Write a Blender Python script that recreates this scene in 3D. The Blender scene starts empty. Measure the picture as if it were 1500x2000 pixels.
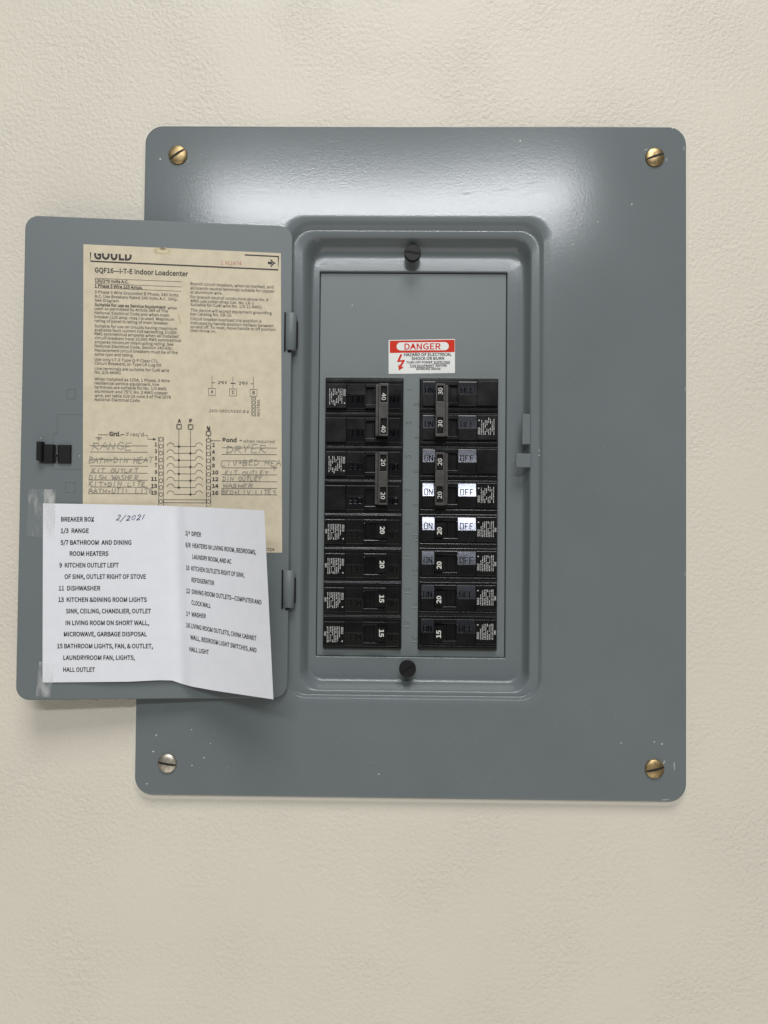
import bpy, bmesh, math, random
from mathutils import Vector, Matrix
S = bpy.context.scene
COL = S.collection
MM = 0.001
Z0 = 1.5            # height of the panel's middle above the floor (m)

# ----------------------------------------------------------------- camera
# panel frame: x right, y up, w out of the wall, all in mm; world = (x, -w, y + Z0)
FPX = 1450.0
CAM = (-13.484, -51.360, 550.383)
YAW, PITCH, ROLL = -0.0123204, 0.0223771, 0.0089834
def cam_axes():
    cy, sy, cp, sp, cr, sr = (math.cos(YAW), math.sin(YAW), math.cos(PITCH), math.sin(PITCH), math.cos(ROLL), math.sin(ROLL))
    f = Vector((sy*cp, sp, -cy*cp)); r0 = Vector((cy, 0, sy)); u0 = r0.cross(f)
    return cr*r0 + sr*u0, -sr*r0 + cr*u0, f
CR, CU, CF = cam_axes()
def W3(p): return Vector((p[0]*MM, -p[2]*MM, p[1]*MM))
cam_d = bpy.data.cameras.new('camera')
cam_d.sensor_fit = 'VERTICAL'; cam_d.sensor_height = 36.0; cam_d.lens = FPX/2000*36.0
cam_d.clip_start = 0.01; cam_d.clip_end = 50
cam = bpy.data.objects.new('camera', cam_d); COL.objects.link(cam)
r, u, f = [W3(a)/MM for a in (CR, CU, CF)]
m = Matrix((r, u, -f)).transposed().to_4x4()
m.translation = W3(CAM) + Vector((0, 0, Z0))
cam.matrix_world = m
S.camera = cam

# ----------------------------------------------------------------- light
world = bpy.data.worlds.new('World'); S.world = world; world.use_nodes = True
wn = world.node_tree; bg = wn.nodes['Background']            # a plain room: lighter ceiling, darker floor
tcw = wn.nodes.new('ShaderNodeTexCoord'); sxw = wn.nodes.new('ShaderNodeSeparateXYZ'); rw = wn.nodes.new('ShaderNodeMapRange')
wn.links.new(tcw.outputs['Generated'], sxw.inputs[0]); wn.links.new(sxw.outputs['Z'], rw.inputs['Value']); wn.links.new(rw.outputs['Result'], bg.inputs[1])
rw.inputs['From Min'].default_value = -.5; rw.inputs['From Max'].default_value = .9; rw.inputs['To Min'].default_value = .15; rw.inputs['To Max'].default_value = .20
bg.inputs[0].default_value = (1.0, 0.98, 0.94, 1)
def area(name, pos, target, sx, sy, power, color):
    d = bpy.data.lights.new(name, 'AREA'); d.shape = 'RECTANGLE'; d.size = sx*MM; d.size_y = sy*MM
    d.energy = power; d.color = color
    o = bpy.data.objects.new(name, d); COL.objects.link(o)
    o.location = W3(pos) + Vector((0, 0, Z0))
    dirv = W3(target) - W3(pos)
    o.rotation_euler = dirv.to_track_quat('-Z', 'Y').to_euler()
    return o
area('ceiling_tube_light', (-40, 1974, 4026), (-10, 190, 6), 2250, 225, 68, (0.94, 0.965, 1.0))
area('floor_bounce_light', (-100, -2500, 1700), (0, -200, 0), 3600, 3000, 36, (1.0, 0.95, 0.87))
area('overhead_light', (200, 3600, 2400), (0, 0, 0), 2000, 1600, 122, (1.0, 0.975, 0.94))
S.view_settings.view_transform = 'Standard'; S.view_settings.look = 'None'
S.view_settings.exposure = 0; S.view_settings.gamma = 1; S.view_settings.use_curve_mapping = False

# ----------------------------------------------------------------- helpers
def bp(px, py, w):
    """point seen at photo pixel (1500x2000) that lies w mm out from the wall"""
    d = CF + CR*((px-750)/FPX) + CU*((1000-py)/FPX)
    k = (w - CAM[2])/d.z
    return Vector(CAM) + d*k

class MB:
    def __init__(s): s.v = []; s.f = []; s.m = []; s.sm = []
    def vert(s, p): s.v.append(Vector(p)); return len(s.v)-1
    def face(s, idx, mat=0, smooth=False): s.f.append(tuple(idx)); s.m.append(mat); s.sm.append(smooth)
    def rings(s, rings, mat=0, smooth=True, cap0=False, cap1=False, closed=True):
        ids = [[s.vert(p) for p in rg] for rg in rings]
        n = len(ids[0])
        for a, b in zip(ids, ids[1:]):
            for i in range(n if closed else n-1):
                j = (i+1) % n
                s.face((a[i], a[j], b[j], b[i]), mat, smooth)
        if cap0: s.face(ids[0][::-1], mat)
        if cap1: s.face(ids[-1], mat)
    def cbox(s, x0, x1, y0, y1, w0, w1, c=0.3, mat=0):
        """box with its front edges chamfered"""
        R = lambda e, w: [(x0+e, y0+e, w), (x1-e, y0+e, w), (x1-e, y1-e, w), (x0+e, y1-e, w)]
        s.rings([R(0, w0), R(0, w1-c), R(c*.3, w1-c*.17), R(c, w1)], mat, False, True, True)
    def prism(s, prof, x0, x1, mat=0):
        """profile of (y, w) points swept along x"""
        s.rings([[(x0, a, b) for a, b in prof], [(x1, a, b) for a, b in prof]], mat, False, True, True)
    def merge(s, verts, faces, mat=0):
        o = len(s.v)
        s.v += [Vector(p) for p in verts]
        for fc in faces: s.face([i+o for i in fc], mat)
    def build(s, name, mats, parent=None, origin=(0, 0, 0), fix=True, bevel=0, top=False):
        me = bpy.data.meshes.new(name)
        o3 = Vector(origin)
        me.from_pydata([W3(p - o3) for p in s.v], [], s.f)
        for a in (mats if isinstance(mats, (list, tuple)) else [mats]): me.materials.append(a)
        for p, mi, sm in zip(me.polygons, s.m, s.sm): p.material_index = mi; p.use_smooth = sm
        if fix:
            bm = bmesh.new(); bm.from_mesh(me); bmesh.ops.recalc_face_normals(bm, faces=bm.faces); bm.to_mesh(me); bm.free()
        ob = bpy.data.objects.new(name, me); COL.objects.link(ob)
        if parent: ob.parent = parent
        elif top: ob.location = W3(origin) + Vector((0, 0, Z0))
        if bevel:
            b = ob.modifiers.new('bevel', 'BEVEL'); b.width = bevel*MM; b.segments = 2; b.limit_method = 'ANGLE'
        return ob

def empty(name, loc):
    o = bpy.data.objects.new(name, None); COL.objects.link(o); o.empty_display_size = 0.01
    o.location = W3(loc) + Vector((0, 0, Z0)); return o
def tag(o, label=None, cat=None, group=None, kind=None):
    for k, v in (('label', label), ('category', cat), ('group', group), ('kind', kind)):
        if v: o[k] = v
    return o

def rrect(x0, x1, y0, y1, r, w, nc=10, ns=14):
    """rounded rectangle loop; same point count whatever its size"""
    pts = []
    cs = [((x1-r, y1-r), 0), ((x0+r, y1-r), 90), ((x0+r, y0+r), 180), ((x1-r, y0+r), 270)]
    for k, ((cx, cy), a0) in enumerate(cs):
        arc = [(cx + r*math.cos(math.radians(a0+90*i/nc)), cy + r*math.sin(math.radians(a0+90*i/nc))) for i in range(nc+1)]
        pts += arc
        (nx, ny), na = cs[(k+1) % 4]
        q = (nx + r*math.cos(math.radians(na)), ny + r*math.sin(math.radians(na)))
        for i in range(1, ns):
            t = i/ns; pts.append((arc[-1][0]*(1-t)+q[0]*t, arc[-1][1]*(1-t)+q[1]*t))
    return [(a, b, w) for a, b in pts]

def holed_plate(mb, xc, yc, holes, w0, w1, mat=0):
    """sheet on a grid of cuts, the cells in holes left open"""
    nx, ny = len(xc), len(yc)
    F = [[mb.vert((x, y, w1)) for y in yc] for x in xc]
    B = [[mb.vert((x, y, w0)) for y in yc] for x in xc]
    solid = lambda i, j: 0 <= i < nx-1 and 0 <= j < ny-1 and (i, j) not in holes
    for i in range(nx-1):
        for j in range(ny-1):
            if not solid(i, j): continue
            mb.face((F[i][j], F[i+1][j], F[i+1][j+1], F[i][j+1]), mat)
            mb.face((B[i][j+1], B[i+1][j+1], B[i+1][j], B[i][j]), mat)
            for di, dj, a, b in ((-1, 0, (i, j), (i, j+1)), (1, 0, (i+1, j), (i+1, j+1)), (0, -1, (i, j), (i+1, j)), (0, 1, (i, j+1), (i+1, j+1))):
                if not solid(i+di, j+dj):
                    mb.face((F[a[0]][a[1]], F[b[0]][b[1]], B[b[0]][b[1]], B[a[0]][a[1]]), mat)

# letter outlines: advance, then loops of x,y (a capital is 513 high)
GLYPHS = {
 "&": [476,[45,59,100,9,181,-9,238,-2,287,19,329,50,370,23,447,-9,464,44,402,71,368,93,405,149,435,211,458,277,398,277,380,221,355,170,326,125,234,217,196,270,252,312,294,361,312,422,300,474,265,509,211,522,149,506,108,463,93,402,97,364,109,323,127,282,77,242,40,194,25,133],[101,87,88,137,96,174,120,207,153,237,192,182,238,130,287,83,256,61,224,47,189,42,137,54],[172,312,159,343,151,374,148,403,156,441,178,468,211,478,239,469,255,448,260,420,248,379,216,344]],
 "'": [194,[77,338,117,338,129,468,130,540,63,540,64,468]],
 "(": [236,[167,-137,207,-120,157,-14,127,99,118,218,127,335,157,449,207,555,167,573,112,465,77,347,64,218,77,88,112,-29]],
 ")": [236,[29,-120,69,-137,125,-29,160,88,172,218,160,347,125,465,69,573,29,555,80,449,110,335,120,218,110,99,80,-14]],
 ",": [194,[53,-133,107,-98,142,-49,155,13,148,54,130,79,101,88,77,83,59,67,53,43,59,19,76,4,107,-1,98,-40,74,-72,37,-95]],
 "-": [243,[32,172,211,172,211,221,32,221]],
 ".": [194,[57,14,74,-3,97,-9,121,-3,137,14,144,39,137,65,121,82,97,88,74,82,57,65,51,39]],
 "/": [274,[8,-125,55,-125,264,556,218,556]],
 "0": [388,[110,20,195,-9,279,20,335,109,354,258,335,406,279,493,195,522,110,493,55,406,35,258,55,109],[143,65,109,136,97,258,109,380,143,450,195,472,246,450,280,380,293,258,280,136,246,65,195,43]],
 "1": [388,[62,0,343,0,343,53,240,53,240,513,191,513,126,486,85,477,85,436,176,436,176,53,62,53]],
 "2": [388,[31,0,354,0,354,55,184,55,127,50,233,162,304,268,329,372,311,451,259,504,179,522,120,513,71,487,28,447,65,411,96,442,132,463,172,471,224,457,256,422,266,369,241,275,163,167,31,38]],
 "3": [388,[20,62,60,27,114,1,184,-9,268,8,327,59,349,137,335,199,296,243,241,268,241,271,289,298,320,339,332,394,312,464,260,507,182,522,127,514,80,493,39,461,74,421,105,447,141,464,180,471,226,460,256,432,267,389,254,339,209,304,125,291,125,242,219,229,269,194,284,139,271,89,234,56,180,44,128,53,87,74,53,103]],
 "4": [388,[14,141,238,141,238,0,298,0,298,141,367,141,367,193,298,193,298,513,228,513,14,183],[81,193,197,368,239,443,242,443,238,350,238,193]],
 "5": [388,[19,59,59,26,113,1,183,-9,265,12,327,71,352,167,330,260,275,313,197,331,168,328,143,321,120,310,133,459,326,459,326,513,77,513,60,274,95,252,122,269,149,279,180,282,236,268,273,228,286,165,272,101,233,59,177,44,124,52,83,73,51,101]],
 "6": [388,[123,19,211,-9,285,12,338,70,359,158,341,247,291,301,216,319,175,311,135,290,99,257,119,383,166,450,232,470,262,465,290,451,313,431,349,470,317,497,277,516,229,522,136,495,66,406,39,245,62,104],[155,60,118,116,101,206,136,244,172,265,205,271,257,257,288,218,298,158,286,96,255,56,211,41]],
 "7": [388,[139,0,205,0,221,178,265,328,356,475,356,513,34,513,34,459,284,459,203,321,158,174]],
 "8": [388,[54,57,111,9,196,-9,280,9,336,56,356,123,344,184,313,228,270,258,270,262,301,293,327,335,338,386,321,456,273,504,197,521,126,505,75,459,57,391,66,342,92,303,126,270,81,237,46,189,32,127],[131,340,115,391,126,434,154,463,197,473,244,461,273,429,284,382,278,346,260,311,231,279,174,305],[103,84,89,133,98,179,123,218,160,249,227,219,276,182,296,125,283,80,249,50,197,39,141,51]],
 "9": [388,[41,43,73,16,114,-2,165,-9,255,19,324,112,351,279,328,414,267,495,178,522,104,501,51,443,31,356,49,267,98,213,172,195,215,202,255,224,291,257,270,131,224,64,162,44,130,49,101,62,76,83],[132,256,101,296,91,356,103,417,134,458,179,473,235,454,272,400,290,311,255,271,218,249,183,242]],
 "A": [425,[3,0,68,0,118,157,305,157,354,0,423,0,249,513,176,513],[134,208,210,461,213,461,289,208]],
 "B": [460,[71,0,234,0,335,17,404,67,429,151,415,211,378,252,324,273,324,277,365,301,390,340,399,388,376,461,315,501,223,513,71,513],[135,296,135,462,214,462,281,454,322,428,335,380,323,334,283,306,211,296],[135,52,135,245,225,245,301,235,349,205,365,153,348,96,300,63,225,52]],
 "C": [446,[149,23,264,-9,325,0,377,25,422,64,386,106,351,74,312,55,267,48,182,73,127,146,107,258,128,369,184,440,269,466,310,460,344,443,374,417,409,459,373,490,326,513,268,522,151,490,71,399,41,256,70,113]],
 "D": [481,[71,0,202,0,332,31,413,119,440,258,413,397,332,484,199,513,71,513],[135,53,135,461,193,461,294,437,354,369,374,258,354,148,294,78,193,53]],
 "E": [412,[71,0,374,0,374,55,135,55,135,242,330,242,330,298,135,298,135,459,366,459,366,513,71,513]],
 "F": [386,[71,0,135,0,135,230,331,230,331,285,135,285,135,459,366,459,366,513,71,513]],
 "G": [482,[152,23,272,-9,337,-1,390,20,431,50,431,266,262,266,262,212,371,212,371,78,346,62,314,51,279,48,185,73,127,146,107,258,128,369,188,440,278,466,324,459,360,442,389,417,424,459,388,489,339,513,276,522,155,490,71,399,41,256,71,113]],
 "H": [509,[71,0,135,0,135,242,375,242,375,0,440,0,440,513,375,513,375,298,135,298,135,513,71,513]],
 "I": [205,[71,0,135,0,135,513,71,513]],
 "J": [374,[60,27,107,0,166,-9,247,13,293,70,307,151,307,513,242,513,242,157,233,94,206,59,160,48,125,54,96,72,71,106,25,72]],
 "K": [452,[71,0,135,0,135,162,223,268,377,0,450,0,264,319,425,513,352,513,137,256,135,513,71,513]],
 "L": [380,[71,0,360,0,360,55,135,55,135,513,71,513]],
 "M": [568,[71,0,129,0,128,333,120,436,123,436,262,52,305,52,443,436,446,436,438,284,438,0,498,0,498,513,420,513,286,132,148,513,71,513]],
 "N": [506,[71,0,132,0,132,270,124,430,127,430,182,324,369,0,436,0,436,513,374,513,375,192,383,84,380,84,324,190,137,513,71,513]],
 "O": [519,[146,24,260,-9,374,24,451,116,479,258,451,400,374,491,260,522,146,491,69,400,41,258,69,116],[179,74,126,147,107,258,126,369,179,440,260,466,340,440,393,369,412,258,393,147,340,74,260,48]],
 "P": [443,[71,0,135,0,135,204,220,204,319,221,385,273,409,363,385,452,318,499,217,513,71,513],[135,257,135,461,209,461,284,452,329,421,345,363,330,303,286,268,211,257]],
 "Q": [519,[179,71,126,145,107,258,126,369,179,440,260,466,340,440,393,369,412,258,393,145,340,71,260,45],[130,35,228,-7,269,-70,332,-113,417,-129,471,-123,490,-117,478,-67,424,-75,372,-67,328,-44,298,-6,393,38,456,128,479,258,451,400,374,491,260,522,146,491,69,400,41,258,64,126]],
 "R": [444,[135,270,135,461,221,461,289,452,332,423,346,370,332,314,289,281,221,270],[71,0,135,0,135,218,228,218,352,0,425,0,295,225,356,252,396,300,410,370,387,454,324,500,231,513,71,513]],
 "S": [417,[34,67,84,26,144,0,213,-9,306,11,366,63,387,137,373,200,335,244,282,274,169,324,137,350,123,391,135,431,168,457,219,466,264,460,302,443,336,418,370,459,328,492,277,514,219,522,136,505,79,457,57,387,74,324,114,281,162,255,279,201,310,174,321,131,309,87,272,58,214,48,161,56,113,78,72,111]],
 "T": [419,[177,0,242,0,242,459,398,459,398,513,22,513,22,459,177,459]],
 "U": [504,[158,12,253,-9,347,12,412,81,437,211,437,513,375,513,375,210,358,113,315,62,253,48,192,62,149,113,133,210,133,513,69,513,69,211,93,81]],
 "V": [402,[165,0,239,0,403,513,337,513,204,66,184,123,69,513,1,513]],
 "W": [614,[127,0,204,0,306,426,309,426,334,310,412,0,490,0,596,513,534,513,479,234,451,67,447,67,410,234,339,513,279,513,209,234,172,67,169,67,85,513,18,513]],
 "X": [401,[12,0,81,0,195,222,198,222,319,0,390,0,239,262,380,513,312,513,231,359,207,307,204,307,189,334,93,513,22,513,162,265]],
 "Y": [371,[153,0,218,0,218,199,373,513,305,513,188,256,185,256,167,294,68,513,-1,513,153,199]],
 "Z": [422,[35,0,389,0,389,55,115,55,386,475,386,513,60,513,60,459,306,459,35,39]],
 "a": [394,[56,40,95,4,152,-9,197,-2,240,18,280,46,286,0,338,0,338,234,325,316,282,371,207,390,148,382,98,363,57,340,82,296,115,316,154,331,196,337,244,323,268,288,275,241,142,214,66,168,41,99],[112,68,103,103,119,146,173,178,275,198,275,92,239,65,205,48,170,43,136,49]],
 "b": [432,[64,0,116,0,121,39,159,13,196,-3,232,-9,313,15,374,85,397,196,380,299,329,366,246,390,204,383,163,364,126,337,129,557,64,557],[129,84,129,284,164,313,197,330,230,336,288,318,321,270,331,195,316,115,278,63,221,45,193,48,162,61]],
 "c": [357,[123,14,214,-9,259,-3,300,13,338,39,310,82,283,63,253,49,220,44,158,62,117,113,102,190,118,267,160,318,222,336,250,332,275,320,298,303,330,345,300,367,264,384,219,390,128,366,62,298,36,190,60,82]],
 "d": [434,[111,14,194,-9,238,-2,277,18,312,45,317,0,370,0,370,557,305,557,305,411,309,346,276,370,242,385,202,390,120,366,60,296,37,190,57,82],[151,62,115,112,103,190,118,267,157,318,213,336,244,332,274,319,305,296,305,97,274,68,242,50,208,45]],
 "e": [388,[126,15,218,-9,266,-4,308,10,343,29,321,72,292,56,260,46,225,42,162,58,118,104,99,175,356,175,359,211,341,306,289,368,207,390,124,366,61,297,36,190,61,83],[99,221,119,285,157,325,208,339,259,325,291,286,303,221]],
 "f": [227,[75,0,139,0,139,328,219,328,219,380,139,380,139,440,145,482,162,507,193,515,221,511,235,505,249,555,230,561,186,567,123,551,87,508,75,441,75,380,23,377,23,328,75,328]],
 "g": [395,[56,-129,111,-163,193,-175,295,-157,361,-109,385,-43,370,8,326,38,253,47,178,47,138,52,117,67,111,88,115,107,123,121,136,134,173,122,192,120,263,137,313,182,331,253,327,284,317,310,300,331,378,331,378,380,246,380,213,389,192,390,121,373,70,326,50,254,57,212,75,177,99,149,80,132,64,108,57,78,62,52,74,31,92,13,61,-12,42,-41,36,-74],[152,175,123,206,111,254,122,302,151,333,192,343,233,333,262,302,273,254,262,206,233,175,192,164],[105,-100,92,-64,96,-42,108,-21,130,0,179,-6,245,-6,287,-10,313,-26,322,-54,307,-91,266,-120,202,-131,142,-123]],
 "h": [425,[64,0,129,0,129,276,164,308,197,328,232,334,274,324,297,291,305,232,305,0,368,0,368,241,356,323,318,373,252,390,204,381,163,358,126,326,129,557,64,557]],
 "i": [192,[64,0,129,0,129,380,64,380],[60,479,75,464,97,459,119,464,134,479,139,501,134,523,119,537,97,543,75,537,60,523,55,501]],
 "j": [192,[-31,-160,-16,-165,25,-169,85,-154,119,-111,129,-43,129,380,65,380,65,-43,61,-83,47,-109,18,-118,-18,-111],[59,479,74,464,97,459,119,464,134,479,139,501,134,523,119,537,97,543,74,537,59,523,54,501]],
 "k": [386,[64,0,127,0,127,100,199,183,310,0,380,0,236,227,363,380,291,380,130,180,127,180,127,557,64,557]],
 "l": [198,[93,1,132,-9,169,-4,160,46,146,44,137,47,131,56,129,71,129,557,64,557,64,76,71,30]],
 "m": [648,[64,0,129,0,129,276,162,308,194,328,224,334,264,324,287,291,295,232,295,0,359,0,359,276,393,308,424,328,454,334,494,324,518,291,525,232,525,0,589,0,589,241,576,323,538,373,474,390,429,381,388,355,348,317,327,356,293,381,243,390,200,381,160,358,125,325,117,380,64,380]],
 "n": [427,[64,0,129,0,129,276,164,308,197,328,232,334,274,324,297,291,305,232,305,0,368,0,368,241,356,323,318,373,252,390,204,381,162,358,123,325,117,380,64,380]],
 "o": [424,[125,14,212,-9,299,14,363,82,388,190,363,298,299,366,212,390,125,366,61,298,36,190,61,82],[154,62,116,113,102,190,116,267,154,318,212,336,270,318,309,267,323,190,309,113,270,62,212,44]],
 "p": [434,[64,-160,129,-160,127,35,162,11,197,-4,232,-9,313,15,374,85,397,196,380,299,329,366,246,390,202,382,162,363,123,336,117,380,64,380],[129,84,129,284,164,313,198,330,230,336,288,318,321,270,331,195,316,115,278,63,221,45,194,48,162,61]],
 "q": [434,[111,14,194,-9,237,-2,275,17,309,44,305,-25,305,-160,370,-160,370,380,319,380,311,345,278,369,242,385,202,390,120,366,60,296,37,190,57,82],[151,62,115,112,103,190,118,267,157,318,213,336,244,332,274,319,305,296,305,97,274,68,242,50,208,45]],
 "r": [271,[64,0,129,0,129,244,158,296,191,324,224,333,261,326,273,382,261,387,232,390,192,380,155,353,125,311,117,380,64,380]],
 "s": [327,[22,43,63,16,111,-2,164,-9,239,6,286,47,302,104,284,161,241,196,146,235,116,256,104,285,112,313,135,333,175,340,207,336,235,324,261,307,292,347,259,368,219,384,174,390,103,375,59,337,43,282,60,229,102,195,195,155,228,133,241,100,233,70,208,49,166,41,124,46,87,62,53,86]],
 "t": [264,[120,7,183,-9,208,-7,254,5,242,53,213,44,198,43,163,51,145,76,139,116,139,328,243,328,243,380,139,380,139,487,86,487,79,380,19,377,19,328,76,328,76,118,86,51]],
 "u": [425,[110,8,176,-9,223,0,264,23,303,60,308,0,361,0,361,380,298,380,298,111,263,74,231,53,195,46,154,57,131,89,123,147,123,380,59,380,59,139,71,58]],
 "v": [364,[146,0,221,0,356,380,293,380,186,52,182,52,76,380,9,380]],
 "w": [561,[125,0,199,0,279,314,282,314,363,0,440,0,543,380,482,380,426,160,403,55,400,55,314,380,251,380,167,55,163,55,141,160,84,380,19,380]],
 "x": [348,[11,0,78,0,167,157,171,157,268,0,338,0,213,192,328,380,262,380,181,233,178,233,90,380,20,380,136,198]],
 "y": [364,[26,-156,71,-164,135,-146,181,-99,213,-32,356,380,293,380,225,169,194,62,190,62,76,380,9,380,162,-1,134,-72,105,-101,68,-111,39,-105]],
 "z": [332,[25,0,312,0,312,52,105,52,306,346,306,380,46,380,46,328,225,328,25,34]],
 "°": [259,[45,383,81,349,130,336,179,349,214,383,228,436,214,489,179,523,130,536,81,523,45,489,32,436],[99,380,78,403,71,436,78,469,99,492,130,501,161,492,181,469,189,436,181,403,161,380,130,372]],
 "ø": [424,[36,4,64,-18,104,29,137,8,173,-5,212,-9,299,14,363,82,388,190,383,242,369,287,347,324,389,375,360,398,321,351,288,373,251,386,212,390,125,366,61,298,36,190,42,137,56,93,78,55],[139,73,307,277,324,220,326,187,311,111,271,61,212,43,185,46,160,56],[118,104,108,129,99,193,114,269,154,320,212,338,240,335,264,324,286,307]],
 "–": [375,[32,175,343,175,343,218,32,218]],
 "—": [626,[32,175,593,175,593,218,32,218]],
 " ": [156],
}

from mathutils.geometry import tessellate_polygon
def inside(p, lp):
    c = False
    for (x0, y0), (x1, y1) in zip(lp, lp[1:]+lp[:1]):
        if (y0 > p[1]) != (y1 > p[1]) and p[0] < (x1-x0)*(p[1]-y0)/(y1-y0)+x0: c = not c
    return c
def fatten(lp, d, hole):
    ar = sum(a[0]*b[1]-b[0]*a[1] for a, b in zip(lp, lp[1:]+lp[:1]))
    if ar < 0: lp = lp[::-1]
    out = []; n = len(lp)
    for i in range(n):
        a, b, c = lp[i-1], lp[i], lp[(i+1) % n]
        e1 = Vector((b[0]-a[0], b[1]-a[1])).normalized(); e2 = Vector((c[0]-b[0], c[1]-b[1])).normalized()
        n1 = Vector((e1.y, -e1.x)); n2 = Vector((e2.y, -e2.x)); m_ = n1+n2
        if m_.length < .2: m_ = n1
        k = d/max(.5, m_.normalized().dot(n1)); m_ = m_.normalized()*k*(-1 if hole else 1)
        out.append((b[0]+m_.x, b[1]+m_.y))
    return out
_tc = {}
def text_mesh(body, bold=0.0, depth=0.0):
    """letters as a mesh: width 1, capital height 1 (y), contour number or raised depth (z); third result: width / height"""
    key = (body, bold, depth)
    if key in _tc: return _tc[key]
    V, F = [], []; x = 0
    for ch in body:
        adv, *loops = GLYPHS[ch]
        L = [[(l[i], l[i+1]) for i in range(0, len(l), 2)] for l in loops]
        hole = [any(o is not l and all(inside(p, o) for p in l) for o in L) for l in L]
        for k, (l, h) in enumerate(zip(L, hole)):
            if h: continue
            polys = [fatten(l, bold*1000, False)] + [fatten(q, bold*1000, True) for q, hq in zip(L, hole) if hq and all(inside(p, l) for p in q)]
            pts = [Vector((p[0]+x, p[1], 0)) for q in polys for p in q]
            tri = tessellate_polygon([[Vector((p[0], p[1], 0)) for p in q] for q in polys])
            o = len(V); z = depth if depth else k*.012
            V += [(p.x, p.y, z) for p in pts]; F += [tuple(i+o for i in t) for t in tri]
            if depth:
                for q in polys:
                    q2 = fatten(q, 14, q is not polys[0]); a0 = len(V)
                    q1 = fatten(q, 0.001, False)
                    V += [(p[0]+x, p[1], depth) for p in q1] + [(p[0]+x, p[1], 0) for p in q2]
                    n = len(q1)
                    F += [(a0+i, a0+(i+1) % n, a0+n+(i+1) % n, a0+n+i) for i in range(n)]
        x += adv
    x0 = min(v[0] for v in V); x1 = max(v[0] for v in V)
    _tc[key] = ([((v[0]-x0)/(x1-x0), v[1]/513, v[2]) for v in V], F, (x1-x0)/513)
    return _tc[key]

class Ink:
    """marks laid out in photo pixels and dropped onto a surface by on(px, py, lift)"""
    def __init__(s, mb, on): s.mb = mb; s.on = on
    def text(s, body, p0, p1, cap, mat, bold=0.0, lift=0.1, up=None, clip=None, slant=0):
        vs, fs, _ = text_mesh(body, bold)
        d = (p1[0]-p0[0], p1[1]-p0[1])
        if up is None: up = (0, -1)
        out = []
        for x, y, z in vs:
            yy = y if clip is None else min(y, clip)
            out.append(s.on(p0[0]+d[0]*x+up[0]*cap*yy+slant*cap*yy, p0[1]+d[1]*x+up[1]*cap*yy, lift+z))
        s.mb.merge(out, fs, mat)
    def line(s, pts, width, mat, lift=0.1, closed=False):
        n = len(pts); L = []; Rr = []
        for i, p in enumerate(pts):
            a = pts[i-1] if (i or closed) else p
            b = pts[(i+1) % n] if (i < n-1 or closed) else p
            dx, dy = b[0]-a[0], b[1]-a[1]; l = math.hypot(dx, dy) or 1
            ox, oy = -dy/l*width/2, dx/l*width/2
            L.append(s.on(p[0]+ox, p[1]+oy, lift)); Rr.append(s.on(p[0]-ox, p[1]-oy, lift))
        o = len(s.mb.v); s.mb.v += [Vector(q) for q in L+Rr]
        for i in range(n if closed else n-1):
            j = (i+1) % n; s.mb.face((o+i, o+j, o+n+j, o+n+i), mat)
    def poly(s, pts, mat, lift=0.1):
        o = len(s.mb.v); s.mb.v += [Vector(s.on(x, y, lift)) for x, y in pts]
        s.mb.face(range(o, o+len(pts)), mat)
    def circle(s, c, r, width, mat, lift=0.1, n=18):
        s.line([(c[0]+r*math.cos(2*math.pi*i/n), c[1]+r*math.sin(2*math.pi*i/n)) for i in range(n)], width, mat, lift, True)
    def dot(s, c, r, mat, lift=0.1, n=12):
        s.poly([(c[0]+r*math.cos(2*math.pi*i/n), c[1]+r*math.sin(2*math.pi*i/n)) for i in range(n)], mat, lift)

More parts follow.
